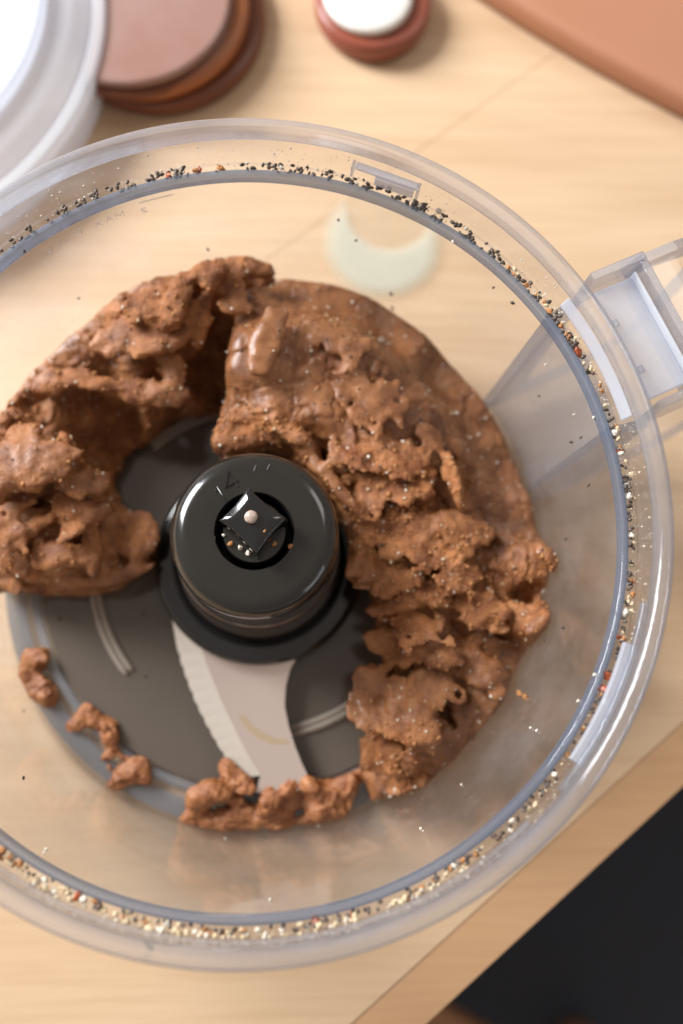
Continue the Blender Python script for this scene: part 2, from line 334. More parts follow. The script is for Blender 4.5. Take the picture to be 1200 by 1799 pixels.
# locking tabs on the collar
A1 = R(70.2)
tb = obox('locking_tab', A1, .0993, .1014, -.0105, .0075, .0925, .0936, M['frost'], bowl)
obox('locking_tab', A1, .0989, .1000, -.0098, .0015, .0890, .0924, M['frost'], bowl)
obox('locking_tab', A1, .0989, .1014, -.0112, -.0104, .0885, .0940, M['rim'], bowl)
obox('locking_tab', A1, .0989, .1014, .0078, .0086, .0890, .0940, M['rim'], bowl)
lathe('locking_tab', rnd([(.0990, .0905), (.1014, .0905), (.1014, .0930), (.0990, .0930)], .0003), M['frost'], bowl, n=30, a0=R(-37.5), a1=R(-19))
lathe('locking_tab', rnd([(.1004, .0932), (.1014, .0932), (.1014, .0955), (.1004, .0955)], .0003), M['rim'], bowl, n=30, a0=R(-42), a1=R(-13))
lathe('locking_tab', rnd([(.1003, .0925), (.1014, .0925), (.1014, .0940), (.1003, .0940)], .0003), M['rim'], bowl, n=60, a0=R(-178), a1=R(-48))
# handle mount
AH = R(24.9); e_r = np.array([math.cos(AH), math.sin(AH)]); e_t = np.array([-e_r[1], e_r[0]])
for s, an in ((1, 35.2), (-1, 14.6)):
    an = R(an); er = np.array([math.cos(an), math.sin(an)]); et = np.array([-er[1], er[0]]); v = []
    for t in (-.0012, .0012):
        for r, z in ((.0925, .020), (.110, .020), (.110, .0838), (.0992, .0838)): v.append((*(er*r+et*t), z))
    o = mesh('handle_rib', v, [(0, 1, 2, 3), (4, 5, 6, 7), (0, 1, 5, 4), (1, 2, 6, 5), (2, 3, 7, 6), (3, 0, 4, 7)], M['frame'], bowl)
lathe('handle_panel', [(.0935, .020), (.1005, .0835), (.1020, .0835), (.0950, .020)], M['panel'], bowl, n=24, a0=R(15.4), a1=R(34.4))
lathe('mount_plate', rnd([(.0995, .0925), (.1015, .0925), (.1015, .0960), (.0995, .0935)], .0004), M['frost'], bowl, n=24, a0=R(14.8), a1=R(35))
obox('mount_wall', AH, .1058, .1220, .0178, .0202, .086, .1008, M['frame'], bowl)
obox('mount_wall', AH, .1058, .1220, -.0202, -.0178, .086, .1008, M['frame'], bowl)
obox('mount_wall', AH, .1196, .1220, -.0176, .0176, .086, .1008, M['frame'], bowl)
obox('mount_window', AH, .1062, .1178, -.0160, .0160, .0950, .0965, M['frost'], bowl)
obox('mount_edge', AH, .1178, .1184, -.0163, .0163, .0950, .0990, M['lidrim'], bowl, .0001)
for t in (-.008, .006): obox('mount_stud', AH, .1066, .1082, t-.001, t+.001, .0966, .0974, M['frame'], bowl, .0002)
hnd = None
for s in (1, -1):
    path = [(.1222, .0985), (.132, .0985), (.142, .096), (.150, .088), (.153, .076), (.153, .035), (.148, .022), (.138, .014), (.1, .012)]
    v = []; f = []
    for r, z in path:
        for dt, dz in ((-.0013, 0), (.0013, 0)):
            q = e_r*r+e_t*(s*.0188+dt); v.append((*q, z)); 
            q2 = e_r*(r-.004)+e_t*(s*.0188+dt); v.append((*q2, z-.006))
    for i in range(len(path)-1):
        a_ = i*4; b_ = a_+4
        f += [(a_, a_+2, b_+2, b_), (a_+1, a_+3, b_+3, b_+1), (a_, a_+1, b_+1, b_), (a_+2, a_+3, b_+3, b_+2)]
    f += [(0, 1, 3, 2), (len(v)-4, len(v)-3, len(v)-1, len(v)-2)]
    mesh('handle_rail', v, f, M['frame'], bowl, True, 30)
path = [(.1222, .0962), (.132, .0962), (.141, .0938), (.1483, .0868), (.151, .075), (.151, .036), (.1465, .0235), (.137, .0165), (.11, .0145)]
v = []; f = []
for r, z in path:
    for t in (-.0173, .0173):
        q = e_r*r+e_t*t; v.append((*q, z)); q = e_r*(r-.0012)+e_t*t; v.append((*q, z-.0015))
for i in range(len(path)-1):
    a_ = i*4; b_ = a_+4; f += [(a_, a_+2, b_+2, b_), (a_+1, a_+3, b_+3, b_+1), (a_, a_+1, b_+1, b_), (a_+2, a_+3, b_+3, b_+2)]
f += [(0, 1, 3, 2), (len(v)-4, len(v)-3, len(v)-1, len(v)-2)]
mesh('handle_grip', v, f, M['clear'], bowl, True, 30)

# ================================================================ CHOPPING BLADE
blade = empty('chopping_blade', (0, 0, .0036), 'black hub of the chopping blade with one steel wing showing', 'blade')
lathe('skirt', rnd([(.0262, .0092), (.0262, .0165), (.0290, .0175), (.0334, .0170), (.0348, .0150), (.0348, .0092)], .0008, 3), M['black'], blade, n=128)
lathe('sleeve', [(.0260, .0036), (.0268, .014), (.0262, .022), (.0262, .0232), (.0259, .0240), (.0250, .040), (.0250, .0412), (.0246, .042), (.0238, .0560)], M['smoke'], blade, n=128, closed=False, sharp=20)
lathe('hub_cap', [(.0239, .0561), (.0241, .0580), (.0240, .0600), (.0237, .0618), (.0231, .0634), (.0222, .0647), (.0210, .0656), (.0197, .0661), (.0184, .0663), (.0112, .0662), (.0109, .0658), (.0109, .0430), (0, .0430)], M['cap'], blade, n=128, closed=False, sharp=30)
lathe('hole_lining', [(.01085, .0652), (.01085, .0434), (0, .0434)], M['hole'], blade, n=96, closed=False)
post = lathe('shaft', [(.0089, .0436), (.0089, .0645), (.0086, .0650), (0, .0650)], M['cap'], blade, n=64, closed=False)
# square tip with hollowed sides
tipc = W(444, 915, .0725)[:2]; rot = R(42)
sq = []
cornp = [W(437, 858, .0725)[:2], W(387, 914, .0725)[:2], W(452, 975, .0705)[:2], W(503, 911, .0725)[:2]]
cc = sum(cornp)/4; cornp = [cc+(p-cc)*1.07 for p in cornp]
for i in range(4):
    p, q = cornp[i], cornp[(i+1) % 4]
    for t in np.linspace(0, 1, 9)[:-1]:
        m = p*(1-t)+q*t; sq.append(m+(cc-m)*.07*math.sin(PI*t))
n = len(sq); v = []; f = []
sq = np.array(sq)
for k, (sc_, z) in enumerate(((.5, .0738), (.86, .0732), (.94, .0727), (.975, .0716), (.985, .0651))):
    for p in sq: v.append((*(cc+(p-cc)*sc_), z))
f.append(tuple(range(n)))
for k in range(4):
    for i in range(n): f.append((k*n+i, k*n+(i+1) % n, (k+1)*n+(i+1) % n, (k+1)*n+i))
mesh('square_tip', v, f, M['black'], blade, True, 35)
# raised numerals
def hplace(c, ang, s, wr=.6):
    ux = np.array([math.cos(ang), math.sin(ang)]); uy = np.array([-ux[1], ux[0]])
    return lambda x, y: (*(np.array(c)+ux*(x-.5)*s*wr+uy*(y-.5)*s), .0664)
strokes('1', hplace(W(388, 868, .0664)[:2], R(33), .0046), .00022, 'numeral', M['cap'], blade)
strokes('4', hplace(W(404, 845, .0664)[:2], R(33), .0052, .8), .00024, 'numeral', M['cap'], blade)
for (x, y) in ((448, 822), (472, 820)):
    p = W(x, y, .0663)[:2]; tube('numeral', [(p[0]-.0004, p[1]-.0008, .0664), (p[0]+.0003, p[1]+.0006, .0664)], .0002, M['cap'], blade, 6)
# steel wings
zb = .0105
outl = [(300, 1060), (303, 1095), (309, 1130), (318, 1165), (330, 1200), (345, 1238), (362, 1272), (380, 1305), (400, 1338), (422, 1368), (450, 1392), (500, 1398), (548, 1378)]
inn = [(530, 1340), (518, 1310), (507, 1275), (500, 1240), (502, 1205), (510, 1175), (524, 1150), (545, 1110)]
def lerp(P, m):
    P = np.array(P, float); s = np.r_[0, np.cumsum(np.hypot(*np.diff(P, axis=0).T))]; t = np.linspace(0, s[-1], m)
    return np.c_[np.interp(t, s, P[:, 0]), np.interp(t, s, P[:, 1])]
L = lerp(outl[:10], 44); rr = 0
bev = [W(x+34+10*math.sin(i*.07), y-6+.0*i, zb)[:2] for i, (x, y) in enumerate(L)]
Lw = [W(x, y, zb)[:2] for x, y in L]
for i in range(10, 40): Lw[i] = Lw[i]+(np.array([.00022, .0001]) if i % 3 == 0 else np.array([-.0001, 0]))
top = bev+[W(x, y, zb)[:2] for x, y in outl[10:]+inn]
def wing(sgn):
    T = [p*sgn for p in top]; n = len(T); v = [(*p, zb) for p in T]+[(*p, zb-.0013) for p in T]
    f = [tuple(range(n)), tuple(range(n, 2*n))]+[(i, (i+1) % n, n+(i+1) % n, n+i) for i in range(n)]
    o = mesh('wing', v, f, M['steel'], blade)
    m = len(L); v = [(*(p*sgn), zb-.00004) for p in bev]+[(*(p*sgn), zb-.0010) for p in Lw]+[(*(p*sgn), zb-.0013) for p in bev]
    f = [(i, i+1, m+i+1, m+i) for i in range(m-1)]+[(i+m, i+1+m, 2*m+i+1, 2*m+i) for i in range(m-1)]
    mesh('cutting_edge', v, f, M['bevel'], blade)
wing(1)
g = N('painted_wing_reflection'); M['wingreflect'] = g.out(g.n('ShaderNodeMixShader', {0: .15, 1: g.n('ShaderNodeBsdfTransparent').outputs[0], 2: g.n('ShaderNodeBsdfPrincipled', {'Base Color': (.62, .45, .18, 1), 'Roughness': .3}).outputs[0]}).outputs[0])  # yellow reflection on the wing, painted as a thin see-through crescent
sp = [(418, 1258), (432, 1280), (452, 1297), (478, 1308), (508, 1308), (506, 1298), (482, 1296), (464, 1288), (444, 1274), (430, 1256)]
prism('painted_wing_reflection', [W(x, y, zb)[:2] for x, y in sp], zb+.00002, zb+.00012, M['wingreflect'], blade)

# ================================================================ DOUGH
def upn(shape, origin, vox, cell, seed):
    """smooth random field sampled on a regular grid, by separable interpolation of a random lattice"""
    g = np.random.default_rng(seed); mats = []; ks = []
    for n_, o_ in zip(shape, origin):
        x = (np.arange(n_)*vox+o_)/cell; x = x-math.floor(x.min())+1; k = int(x.max())+4
        i = np.floor(x).astype(int); t = x-i; A = np.zeros((n_, k), np.float32); r = np.arange(n_)
        A[r, i-1] = (1-t)**3/6; A[r, i] = (3*t**3-6*t**2+4)/6; A[r, i+1] = (-3*t**3+3*t**2+3*t+1)/6; A[r, i+2] = t**3/6
        mats.append(A); ks.append(k)
    Lt = g.standard_normal(ks).astype(np.float32)
    a = np.tensordot(mats[0], Lt, (1, 0)); a = np.tensordot(a, mats[1], (1, 1)); a = np.tensordot(a, mats[2], (1, 1))
    return a*2.2      # axes come out x,y,z ; about unit variance
def hash3(i, seed):
    h = (i[:, 0]*374761393+i[:, 1]*668265263+i[:, 2]*2147483647+seed*974634777) & 0xffffffff
    out = []
    for k in range(7):
        h = (h ^ (h >> 13))*1274126177 & 0xffffffff; h = h ^ (h >> 16); out.append((h & 0xffff)/65535.)
    return out
def voronoi(P, cell, seed):
    """cells of torn dough: own offset, own tilt, distance to the nearest border"""
    Q = P/np.array(cell); I = np.floor(Q).astype(np.int64); n_ = len(P)
    d1 = np.full(n_, 9.); d2 = np.full(n_, 9.); off = np.zeros(n_); 
    for dx in (-1, 0, 1):
        for dy in (-1, 0, 1):
            for dz in (-1, 0, 1):
                J = I+np.array([dx, dy, dz]); h = hash3(J, seed)
                D = [Q[:, k]-(J[:, k]+.15+.7*h[k]) for k in range(3)]
                d = np.sqrt(D[0]**2+D[1]**2+D[2]**2)
                o = (h[3]-.5)*2+((h[4]-.5)*D[0]+(h[5]-.5)*D[1]+(h[6]-.5)*D[2])*2.2
                m = d < d1; d2 = np.where(m, d1, np.minimum(d2, d)); off = np.where(m, o, off); d1 = np.where(m, d, d1)
    return off, d2-d1
def surf_nets(F, origin, vox):
    S = F < 0; c = np.zeros([k-1 for k in F.shape], np.int8)
    for a in (0, 1):
        for b in (0, 1):
            for e in (0, 1): c += S[a:F.shape[0]-1+a, b:F.shape[1]-1+b, e:F.shape[2]-1+e]
    act = (c > 0) & (c < 8); ix = np.argwhere(act); idx = np.full(act.shape, -1, np.int64); idx[act] = np.arange(len(ix))
    acc = np.zeros((len(ix), 3)); cnt = np.zeros(len(ix)); cs = [(a, b, e) for a in (0, 1) for b in (0, 1) for e in (0, 1)]
    val = {q: F[ix[:, 0]+q[0], ix[:, 1]+q[1], ix[:, 2]+q[2]] for q in cs}
    for i, p in enumerate(cs):
        for q in cs[i+1:]:
            if sum(abs(p[k]-q[k]) for k in range(3)) != 1: continue
            a, b = val[p], val[q]; m = (a < 0) != (b < 0); t = np.where(m, a/np.where(m, a-b, 1), 0)
            for k in range(3): acc[:, k] += np.where(m, p[k]+t*(q[k]-p[k]), 0)
            cnt += m
    vts = (ix+acc/cnt[:, None])*vox+np.array(origin); faces = []
    for ax in range(3):
        sl0 = [slice(1, -1)]*3; sl0[ax] = slice(0, -1); sl1 = [slice(1, -1)]*3; sl1[ax] = slice(1, None)
        A, B = S[tuple(sl0)], S[tuple(sl1)]; e = np.argwhere(A != B); flip = A[tuple(e.T)]
        base = e+np.array([0 if k == ax else 1 for k in range(3)]); u, w_ = [(1, 2), (2, 0), (0, 1)][ax]; q = []
        for du, dw in ((1, 1), (0, 1), (0, 0), (1, 0)):
            b2 = base.copy(); b2[:, u] -= du; b2[:, w_] -= dw; q.append(idx[tuple(b2.T)])
        q = np.stack(q, 1); q[~flip] = q[~flip][:, ::-1]; faces.append(q)
    return vts, np.concatenate(faces)
def poly_sdf(X, Y, P):
    d = np.full(X.shape, 1e9, np.float32); ins = np.zeros(X.shape, bool); n_ = len(P)
    for i in range(n_):
        a, b = P[i], P[(i+1) % n_]; ex, ey = b-a; wx, wy = X-a[0], Y-a[1]
        t = np.clip((wx*ex+wy*ey)/(ex*ex+ey*ey), 0, 1); d = np.minimum(d, (wx-ex*t)**2+(wy-ey*t)**2)
        c1 = (a[1] <= Y) != (b[1] <= Y); xx = a[0]+(Y-a[1])/(ey if abs(ey) > 1e-9 else 1e-9)*ex; ins ^= c1 & (X < xx)
    return np.where(ins, -np.sqrt(d), np.sqrt(d))
def smax(a, b, k): h = np.clip(.5+.5*(a-b)/k, 0, 1); return b+(a-b)*h+k*h*(1-h)
def smin(a, b, k): return -smax(-a, -b, k)
def hub_r(z): return np.where(z < .018, .0354, np.where(z < .06, .0272, .0245))

def dough(name, label, cat, poly, ctrl, torn, carve, flakes, vox, seed, amp=1., under=.15, mat=None, cell=(.0115, .0115, .0070), clipwall=True, fleck=0, loc=None):
    PW = np.array([W(*p)[:2] for p in poly]); CP = np.array([W(x, y, h) for x, y, h in ctrl])
    if clipwall: zmax = CP[:, 2].max()+.008
    else: zmax = CP[:, 2].max()+.004
    lo = PW.min(0)-.006; hi = PW.max(0)+.006; lo = np.maximum(lo, -.094); hi = np.minimum(hi, .094)
    org = np.array([lo[0], lo[1], .0022]); shp = [int((hi[0]-lo[0])/vox)+1, int((hi[1]-lo[1])/vox)+1, int((zmax-.0022)/vox)+1]
    X, Y = np.meshgrid(org[0]+np.arange(shp[0])*vox, org[1]+np.arange(shp[1])*vox, indexing='ij'); X = X.astype(np.float32); Y = Y.astype(np.float32)
    Z = (org[2]+np.arange(shp[2])*vox).astype(np.float32)[None, None, :]
    pd = poly_sdf(X, Y, PW)
    wsum = 0; hs = 0
    for c in CP: w_ = 1/((X-c[0])**2+(Y-c[1])**2+2e-5)**2.0; wsum = wsum+w_; hs = hs+w_*c[2]
    H = hs/wsum
    T = np.zeros_like(X)
    for x, y, h, r_, s_ in torn:
        c = W(x, y, h); T = np.maximum(T, s_*np.exp(-(((X-c[0])**2+(Y-c[1])**2)/r_**2)))
    T = np.clip(T, 0, 1)
    F = smax((Z-H[..., None])*.85, pd[..., None]+(Z-.012)*0+np.maximum(0, .010-Z)*under, .006)
    n1 = upn(shp, org, vox, .012, seed); n2 = upn(shp, org, vox, .0055, seed+1); n3 = upn(shp, org, vox, .0024, seed+2)
    T3 = T[..., None]; F = F+(.0007*n1+(.00022+.0004*T3)*n2)*amp
    n5 = upn(shp, org, vox, .0012, seed+3)*(.00007+.00017*T3)
    band = np.abs(F) < .0050; bi = np.argwhere(band)
    P = bi*vox+org; Tb = T[bi[:, 0], bi[:, 1]]
    wv = np.stack([n2[band], np.roll(n2, 37, 0)[band], np.roll(n2, 53, 1)[band]], 1)*.0016+np.stack([n3[band], np.roll(n3, 37, 0)[band], np.roll(n3, 53, 1)[band]], 1)*.0007
    PP = P+wv
    o1, e1 = voronoi(PP, cell, seed); o2, e2 = voronoi(PP*1.0, [c*.48 for c in cell], seed+5)
    n4 = upn(shp, org, vox, .0012, seed+3)[band]
    am = .20+.80*Tb
    D = am*(.0010*o1+.00034*o2*(.1+.9*Tb))+Tb*(.00026*n3[band]+.00036*n4)+.00010*n4
    crack = np.exp(-(e1/.05)**2)*(.0005+.0011*Tb)*(n1[band] > -.2)+np.exp(-(e2/.09)**2)*.0006*Tb
    F[band] = F[band]+(D+crack)*amp
    for x, y, h, rx, ry, rz, an, k in carve:         # hollows
        c = W(x, y, h); ux, uy = math.cos(R(an)), math.sin(R(an))
        a_ = ((X-c[0])*ux+(Y-c[1])*uy)/rx; b_ = (-(X-c[0])*uy+(Y-c[1])*ux)/ry
        q = np.sqrt((a_**2+b_**2)[..., None]+((Z-c[2])/rz)**2); e = (q-1)*min(rx, ry, rz)+.0008*n2+.0006*n3
        F = smax(F, -e, k)
    for x, y, h, rx, ry, rz, an, tx, ty in flakes:    # plates and folds: thin tilted ellipsoids
        c = W(x, y, h+.0009); ux, uy = math.cos(R(an)), math.sin(R(an)); m = max(rx, ry)+.004
        i0, i1 = [max(0, int((c[k]-m-org[k])/vox)) for k in (0, 1)], [min(shp[k], int((c[k]+m-org[k])/vox)+1) for k in (0, 1)]
        if i1[0] <= i0[0] or i1[1] <= i0[1]: continue
        s = (slice(i0[0], i1[0]), slice(i0[1], i1[1])); dx, dy = X[s]-c[0], Y[s]-c[1]
        a_ = dx*ux+dy*uy; b_ = -dx*uy+dy*ux
        zz = Z-c[2]-(a_*tx+b_*ty)[..., None]
        q = np.sqrt((((a_/rx)**2+(b_/ry)**2)[..., None]+.10*n3[s]+.12*n2[s]).clip(0)+(zz/rz)**2)
        e = (q-1)*rz*1.1+.00022*n3[s]+n5[s]
        F[s] = smin(F[s], e, .0013)
    rad = np.sqrt(X**2+Y**2)[..., None]
    if clipwall:
        F = smax(F, rad-(.088+(Z-.003)*.1032)+.00035, .0012)
        F = smax(F, hub_r(Z)-rad+.0004, .0008)
        F = smax(F, np.where(rad < .0748, .0037, .0034)-Z, .0006)
    else:
        F = smax(F, np.where(rad < .079, .0037, .0034)-Z, .0006)
        F = smax(F, rad-(.088+(Z-.003)*.1032)+.00035, .0006)
    F[0], F[-1], F[:, 0], F[:, -1], F[:, :, 0], F[:, :, -1] = 1, 1, 1, 1, 1, 1
    vt, fc = surf_nets(F, org, vox)
    if clipwall or True:     # keep the big connected piece, drop specks
        n_ = len(vt); lab = np.arange(n_); E_ = np.concatenate([fc[:, [0, 1]], fc[:, [1, 2]], fc[:, [2, 3]], fc[:, [3, 0]]])
        for _ in range(400):
            m = np.minimum(lab[E_[:, 0]], lab[E_[:, 1]]); l2 = lab.copy(); np.minimum.at(l2, E_[:, 0], m); np.minimum.at(l2, E_[:, 1], m); l2 = l2[l2]
            if (l2 == lab).all(): break
            lab = l2
        u_, c_ = np.unique(lab, return_counts=True); keep = lab == u_[np.argmax(c_)]
        fc = fc[keep[fc].all(1)]; re = np.cumsum(keep)-1; vt = vt[keep]; fc = re[fc]
    # light relaxation so that voxel steps vanish
    E_ = np.concatenate([fc[:, [0, 1]], fc[:, [1, 2]], fc[:, [2, 3]], fc[:, [3, 0]]]); dg = np.zeros(len(vt)); np.add.at(dg, E_[:, 0], 1); np.add.at(dg, E_[:, 1], 1)
    v0 = vt.copy()
    for lam in (.5, .5, .3):
        s_ = np.zeros_like(vt); np.add.at(s_, E_[:, 0], vt[E_[:, 1]]); np.add.at(s_, E_[:, 1], vt[E_[:, 0]]); vt = vt+lam*(s_/dg[:, None]-vt)
    me = bpy.data.meshes.new(name); me.vertices.add(len(vt)); me.vertices.foreach_set('co', vt.astype(np.float32).ravel())
    me.loops.add(fc.size); me.loops.foreach_set('vertex_index', fc.ravel().astype(np.int32))
    me.polygons.add(len(fc)); me.polygons.foreach_set('loop_start', (np.arange(len(fc))*4).astype(np.int32)); me.polygons.foreach_set('loop_total', np.full(len(fc), 4, np.int32))
    me.update(calc_edges=True); me.validate(); me.shade_smooth()
    gi = np.clip(((vt[:, :2]-org[:2])/vox).astype(int), 0, np.array(shp[:2])-1)
    wallness = np.clip(1-((.088+(vt[:, 2]-.003)*.1032)-np.hypot(vt[:, 0], vt[:, 1]))/.003, 0, 1)
    at = me.attributes.new('torn', 'FLOAT', 'POINT'); at.data.foreach_set('value', (T[gi[:, 0], gi[:, 1]]*(1-wallness)).astype(np.float32))
    o = link(name, me, mat or M['dough']); tag(o, label, cat)
    if fleck:
        nv = np.zeros(len(me.vertices)*3, np.float32); me.vertices.foreach_get('normal', nv); nv = nv.reshape(-1, 3)
        g = np.random.default_rng(seed+9); cand = np.where((nv[:, 2] > .15))[0]; pick = g.choice(cand, fleck); sizes = .00022+.00035*g.random(fleck)**3
        tv = (T[gi[:, 0], gi[:, 1]]*(1-wallness))[cand]; grain = g.choice(cand, fleck*2, p=(tv+.02)/(tv+.02).sum())
        for key, share, nm in (('orange', grain, 'dough_grains'), ('fleck', pick[:fleck*4//10], 'pale_flecks'), ('chia', pick[fleck*6//10:fleck*8//10], 'dark_flecks'), ('pale', np.r_[pick[fleck*8//10:], pick[fleck*4//10:fleck*6//10]], 'tan_flecks')):
            v = []; f = []
            for q in share:
                b = len(v); c = vt[q]+nv[q]*.0001; s_ = (.00017+.00050*g.random()**3)*(.9 if key != 'orange' else 1.25); ax = g.standard_normal((3, 3)); ax = np.linalg.qr(ax)[0]; e3 = s_*np.array([1.5, 1., .7])*(1+.5*(g.random(3)-.5))
                for k in range(3): v.append(c+ax[k]*e3[k]); v.append(c-ax[k]*e3[k])
                f += [(b+i, b+j, b+k) for i in (0, 1) for j in (2, 3) for k in (4, 5)]
            p = mesh(nm, v, f, M[key], None, True, 180); p.parent = o; p['kind'] = 'stuff'
    return o

g = N('date_dough'); vv = g.coord()
tr = g.n('ShaderNodeAttribute', attribute_name='torn').outputs['Fac']
nb = g.noise(vv, 130, 5, .6); nf = g.noise(vv, 900, 4, .65); nm_ = g.noise(vv, 380, 5, .6)
smooth_c = g.mix(g.ramp(nb, [(.38, (0, 0, 0)), (.6, (1, 1, 1))]), (.180, .066, .023), (.33, .140, .056))
torn_c = g.mix(g.ramp(nb, [(.35, (0, 0, 0)), (.65, (1, 1, 1))]), (.21, .062, .014), (.47, .190, .062))
cc_ = g.mix(g.ramp(g.n('ShaderNodeMath', {0: tr, 1: nm_}, operation='MULTIPLY').outputs[0], [(.05, (0, 0, 0)), (.42, (1, 1, 1))]), smooth_c, torn_c)
cc_ = g.mix(g.ramp(nf, [(.60, (0, 0, 0)), (.75, (.5, .5, .5))]), cc_, (.50, .26, .10))
cc_ = g.mix(g.ramp(nm_, [(.28, (.55, .55, .55)), (.40, (0, 0, 0))]), cc_, (.12, .04, .018))
nx = g.noise(vv, 2200, 3, .6); ts = g.n('ShaderNodeMath', {0: tr, 1: 1.0, 2: .16}, operation='MULTIPLY_ADD').outputs[0]
bp = g.bump(nm_, ts, .0013); bp = g.bump(nf, ts, .0006, bp); bp = g.bump(nx, ts, .0003, bp)
M['dough'] = g.out(g.n('ShaderNodeBsdfPrincipled', {'Base Color': cc_, 'Roughness': g.ramp(tr, [(.1, (.34,)*3), (.8, (.62,)*3)]), 'Normal': bp, 'Subsurface Weight': .2,
    'Subsurface Radius': (1, .42, .2), 'Subsurface Scale': .0018, 'Specular IOR Level': .4, 'Coat Weight': .18, 'Coat Roughness': .16, 'Coat Normal': bp}).outputs[0])

# --- the big lump on the right
polyR = [(436, 505, .045), (500, 480, .036), (600, 493, .0365), (705, 548, .032), (815, 640, .027), (880, 712, .027), (925, 815, .024), (958, 895, .0285), (990, 985, .04), (985, 1085, .042),
         (925, 1185, .0233), (850, 1305, .0204), (755, 1405, .0217), (650, 1405, .006), (633, 1350, .010), (636, 1300, .012), (676, 1262, .02), (686, 1215, .022), (682, 1170, .022), (668, 1120, .025), (664, 1060, .028), (640, 985, .032),
         (606, 915, .036), (560, 850, .040), (510, 795, .038), (470, 790, .035), (410, 806, .035), (376, 783, .038), (385, 725, .043), (393, 640, .045), (412, 560, .046)]
ctrlR = [(440, 530, .046), (500, 500, .039), (600, 520, .039), (700, 575, .036), (800, 665, .030), (855, 740, .029), (900, 830, .027), (935, 905, .031), (950, 990, .041), (950, 1080, .042), (890, 1180, .027), (820, 1290, .023), (740, 1370, .024),
         (420, 620, .053), (480, 620, .057), (560, 600, .052), (640, 640, .050), (720, 720, .045), (780, 800, .040), (840, 860, .035), (400, 740, .047), (480, 720, .052), (560, 720, .052), (640, 760, .049), (600, 800, .046), (540, 780, .044), (440, 780, .041),
         (620, 860, .042), (700, 860, .042), (660, 930, .039), (740, 940, .040), (820, 960, .037), (880, 1010, .037), (680, 1020, .035), (760, 1040, .036), (700, 1110, .031), (780, 1110, .033), (840, 1130, .031), (760, 1180, .030), (850, 1200, .029),
         (710, 1200, .028), (720, 1270, .029), (790, 1230, .024), (800, 1290, .026), (690, 1330, .020), (660, 1370, .012), (730, 1330, .027)]
tornR = [(420, 775, .04, .010, .9), (500, 770, .042, .009, .7), (640, 830, .045, .011, 1), (720, 860, .042, .013, 1), (780, 850, .04, .011, 1), (680, 950, .038, .014, 1), (800, 970, .037, .012, .9), (720, 1060, .034, .015, 1), (840, 1060, .035, .014, 1),
         (930, 1030, .04, .011, 1), (700, 1150, .03, .012, .9), (800, 1150, .03, .012, .6), (680, 1320, .02, .011, 1), (750, 1250, .027, .010, .45), (720, 1370, .02, .010, .8), (590, 640, .05, .008, .35), (560, 560, .047, .007, .3), (640, 740, .048, .010, .45), (420, 540, .045, .006, .5)]
carveR = [(592, 812, .0445, .0090, .0028, .0085, -52, .001), (782, 800, .0405, .0045, .0022, .006, -30, .001), (757, 762, .044, .003, .0015, .004, -20, .0008), (930, 1040, .042, .0045, .0085, .012, -75, .002), (800, 1090, .034, .0075, .0022, .006, -30, .001),
          (880, 1110, .033, .006, .0028, .006, -40, .001), (770, 1232, .027, .0022, .0085, .009, 35, .001), (640, 905, .042, .0075, .0020, .004, 5, .001), (690, 985, .039, .006, .0014, .004, -10, .001), (770, 985, .038, .0015, .005, .006, 10, .001),
          (700, 1090, .033, .008, .0015, .004, -20, .001), (610, 720, .052, .006, .0006, .0015, 15, .0006), (540, 700, .0545, .006, .0006, .0016, 20, .0006), (650, 600, .0475, .006, .0006, .0015, -20, .0006), (560, 545, .046, .0025, .001, .002, 0, .0008),
          (700, 770, .0475, .005, .0006, .002, -15, .0006), (860, 950, .036, .003, .002, .004, 0, .001), (740, 1170, .031, .006, .0014, .004, -30, .001), (690, 880, .0435, .010, .0014, .003, 5, .0008)]
flR = [(572, 836, .0462, .0185, .0029, .0026, -50, .0, .05), (515, 762, .0480, .0075, .0028, .0022, -35, .0, 0), (425, 772, .0430, .0090, .0036, .0028, 8, 0, 0), (640, 800, .0475, .0105, .0062, .0012, -10, -.05, -.25), (700, 800, .0470, .0105, .0060, .0012, -25, -.1, -.3),
       (735, 840, .0445, .0090, .0050, .0012, 5, -.1, -.2), (680, 855, .0440, .0090, .0060, .0012, 0, .1, -.3), (800, 850, .0435, .0022, .0085, .0040, 12, 0, 0), (610, 905, .0405, .0090, .0030, .0012, -5, 0, 0), (650, 880, .0420, .0100, .0030, .0010, -8, 0, -.2),
       (640, 940, .0400, .0075, .0050, .0012, 10, .1, -.3), (700, 950, .0410, .0085, .0060, .0012, -20, .2, -.2), (760, 930, .0410, .0070, .0060, .0015, -30, -.1, -.1), (660, 1005, .0365, .0080, .0040, .0015, 15, .1, -.3), (800, 1000, .0405, .0090, .0050, .0014, -35, -.1, -.2),
       (700, 1060, .0360, .0110, .0030, .0020, 15, .1, -.2), (760, 1040, .0385, .0080, .0045, .0014, -15, .1, -.2), (850, 1060, .0370, .0090, .0050, .0016, -20, .1, -.2), (680, 1120, .0310, .0070, .0040, .0018, 15, 0, 0), (760, 1140, .0335, .0100, .0050, .0020, -25, .1, 0),
       (960, 980, .0425, .0060, .0030, .0030, -60, 0, 0), (950, 1095, .0400, .0070, .0028, .0030, 30, 0, 0), (850, 1180, .0300, .0100, .0060, .0030, -45, .1, 0), (725, 1260, .0300, .0130, .0075, .0040, -62, .0, 0), (700, 1330, .0220, .0075, .0060, .0040, -30, 0, 0),
       (600, 600, .0520, .0100, .0050, .0010, -20, 0, 0), (560, 650, .0560, .0080, .0060, .0008, 20, 0, 0), (660, 700, .0500, .0110, .0080, .0008, -40, -.05, -.1), (470, 600, .0560, .0050, .0120, .0020, -15, 0, 0), (760, 770, .0440, .0060, .0040, .0010, -40, -.1, -.3)]
gF = np.random.default_rng(5)
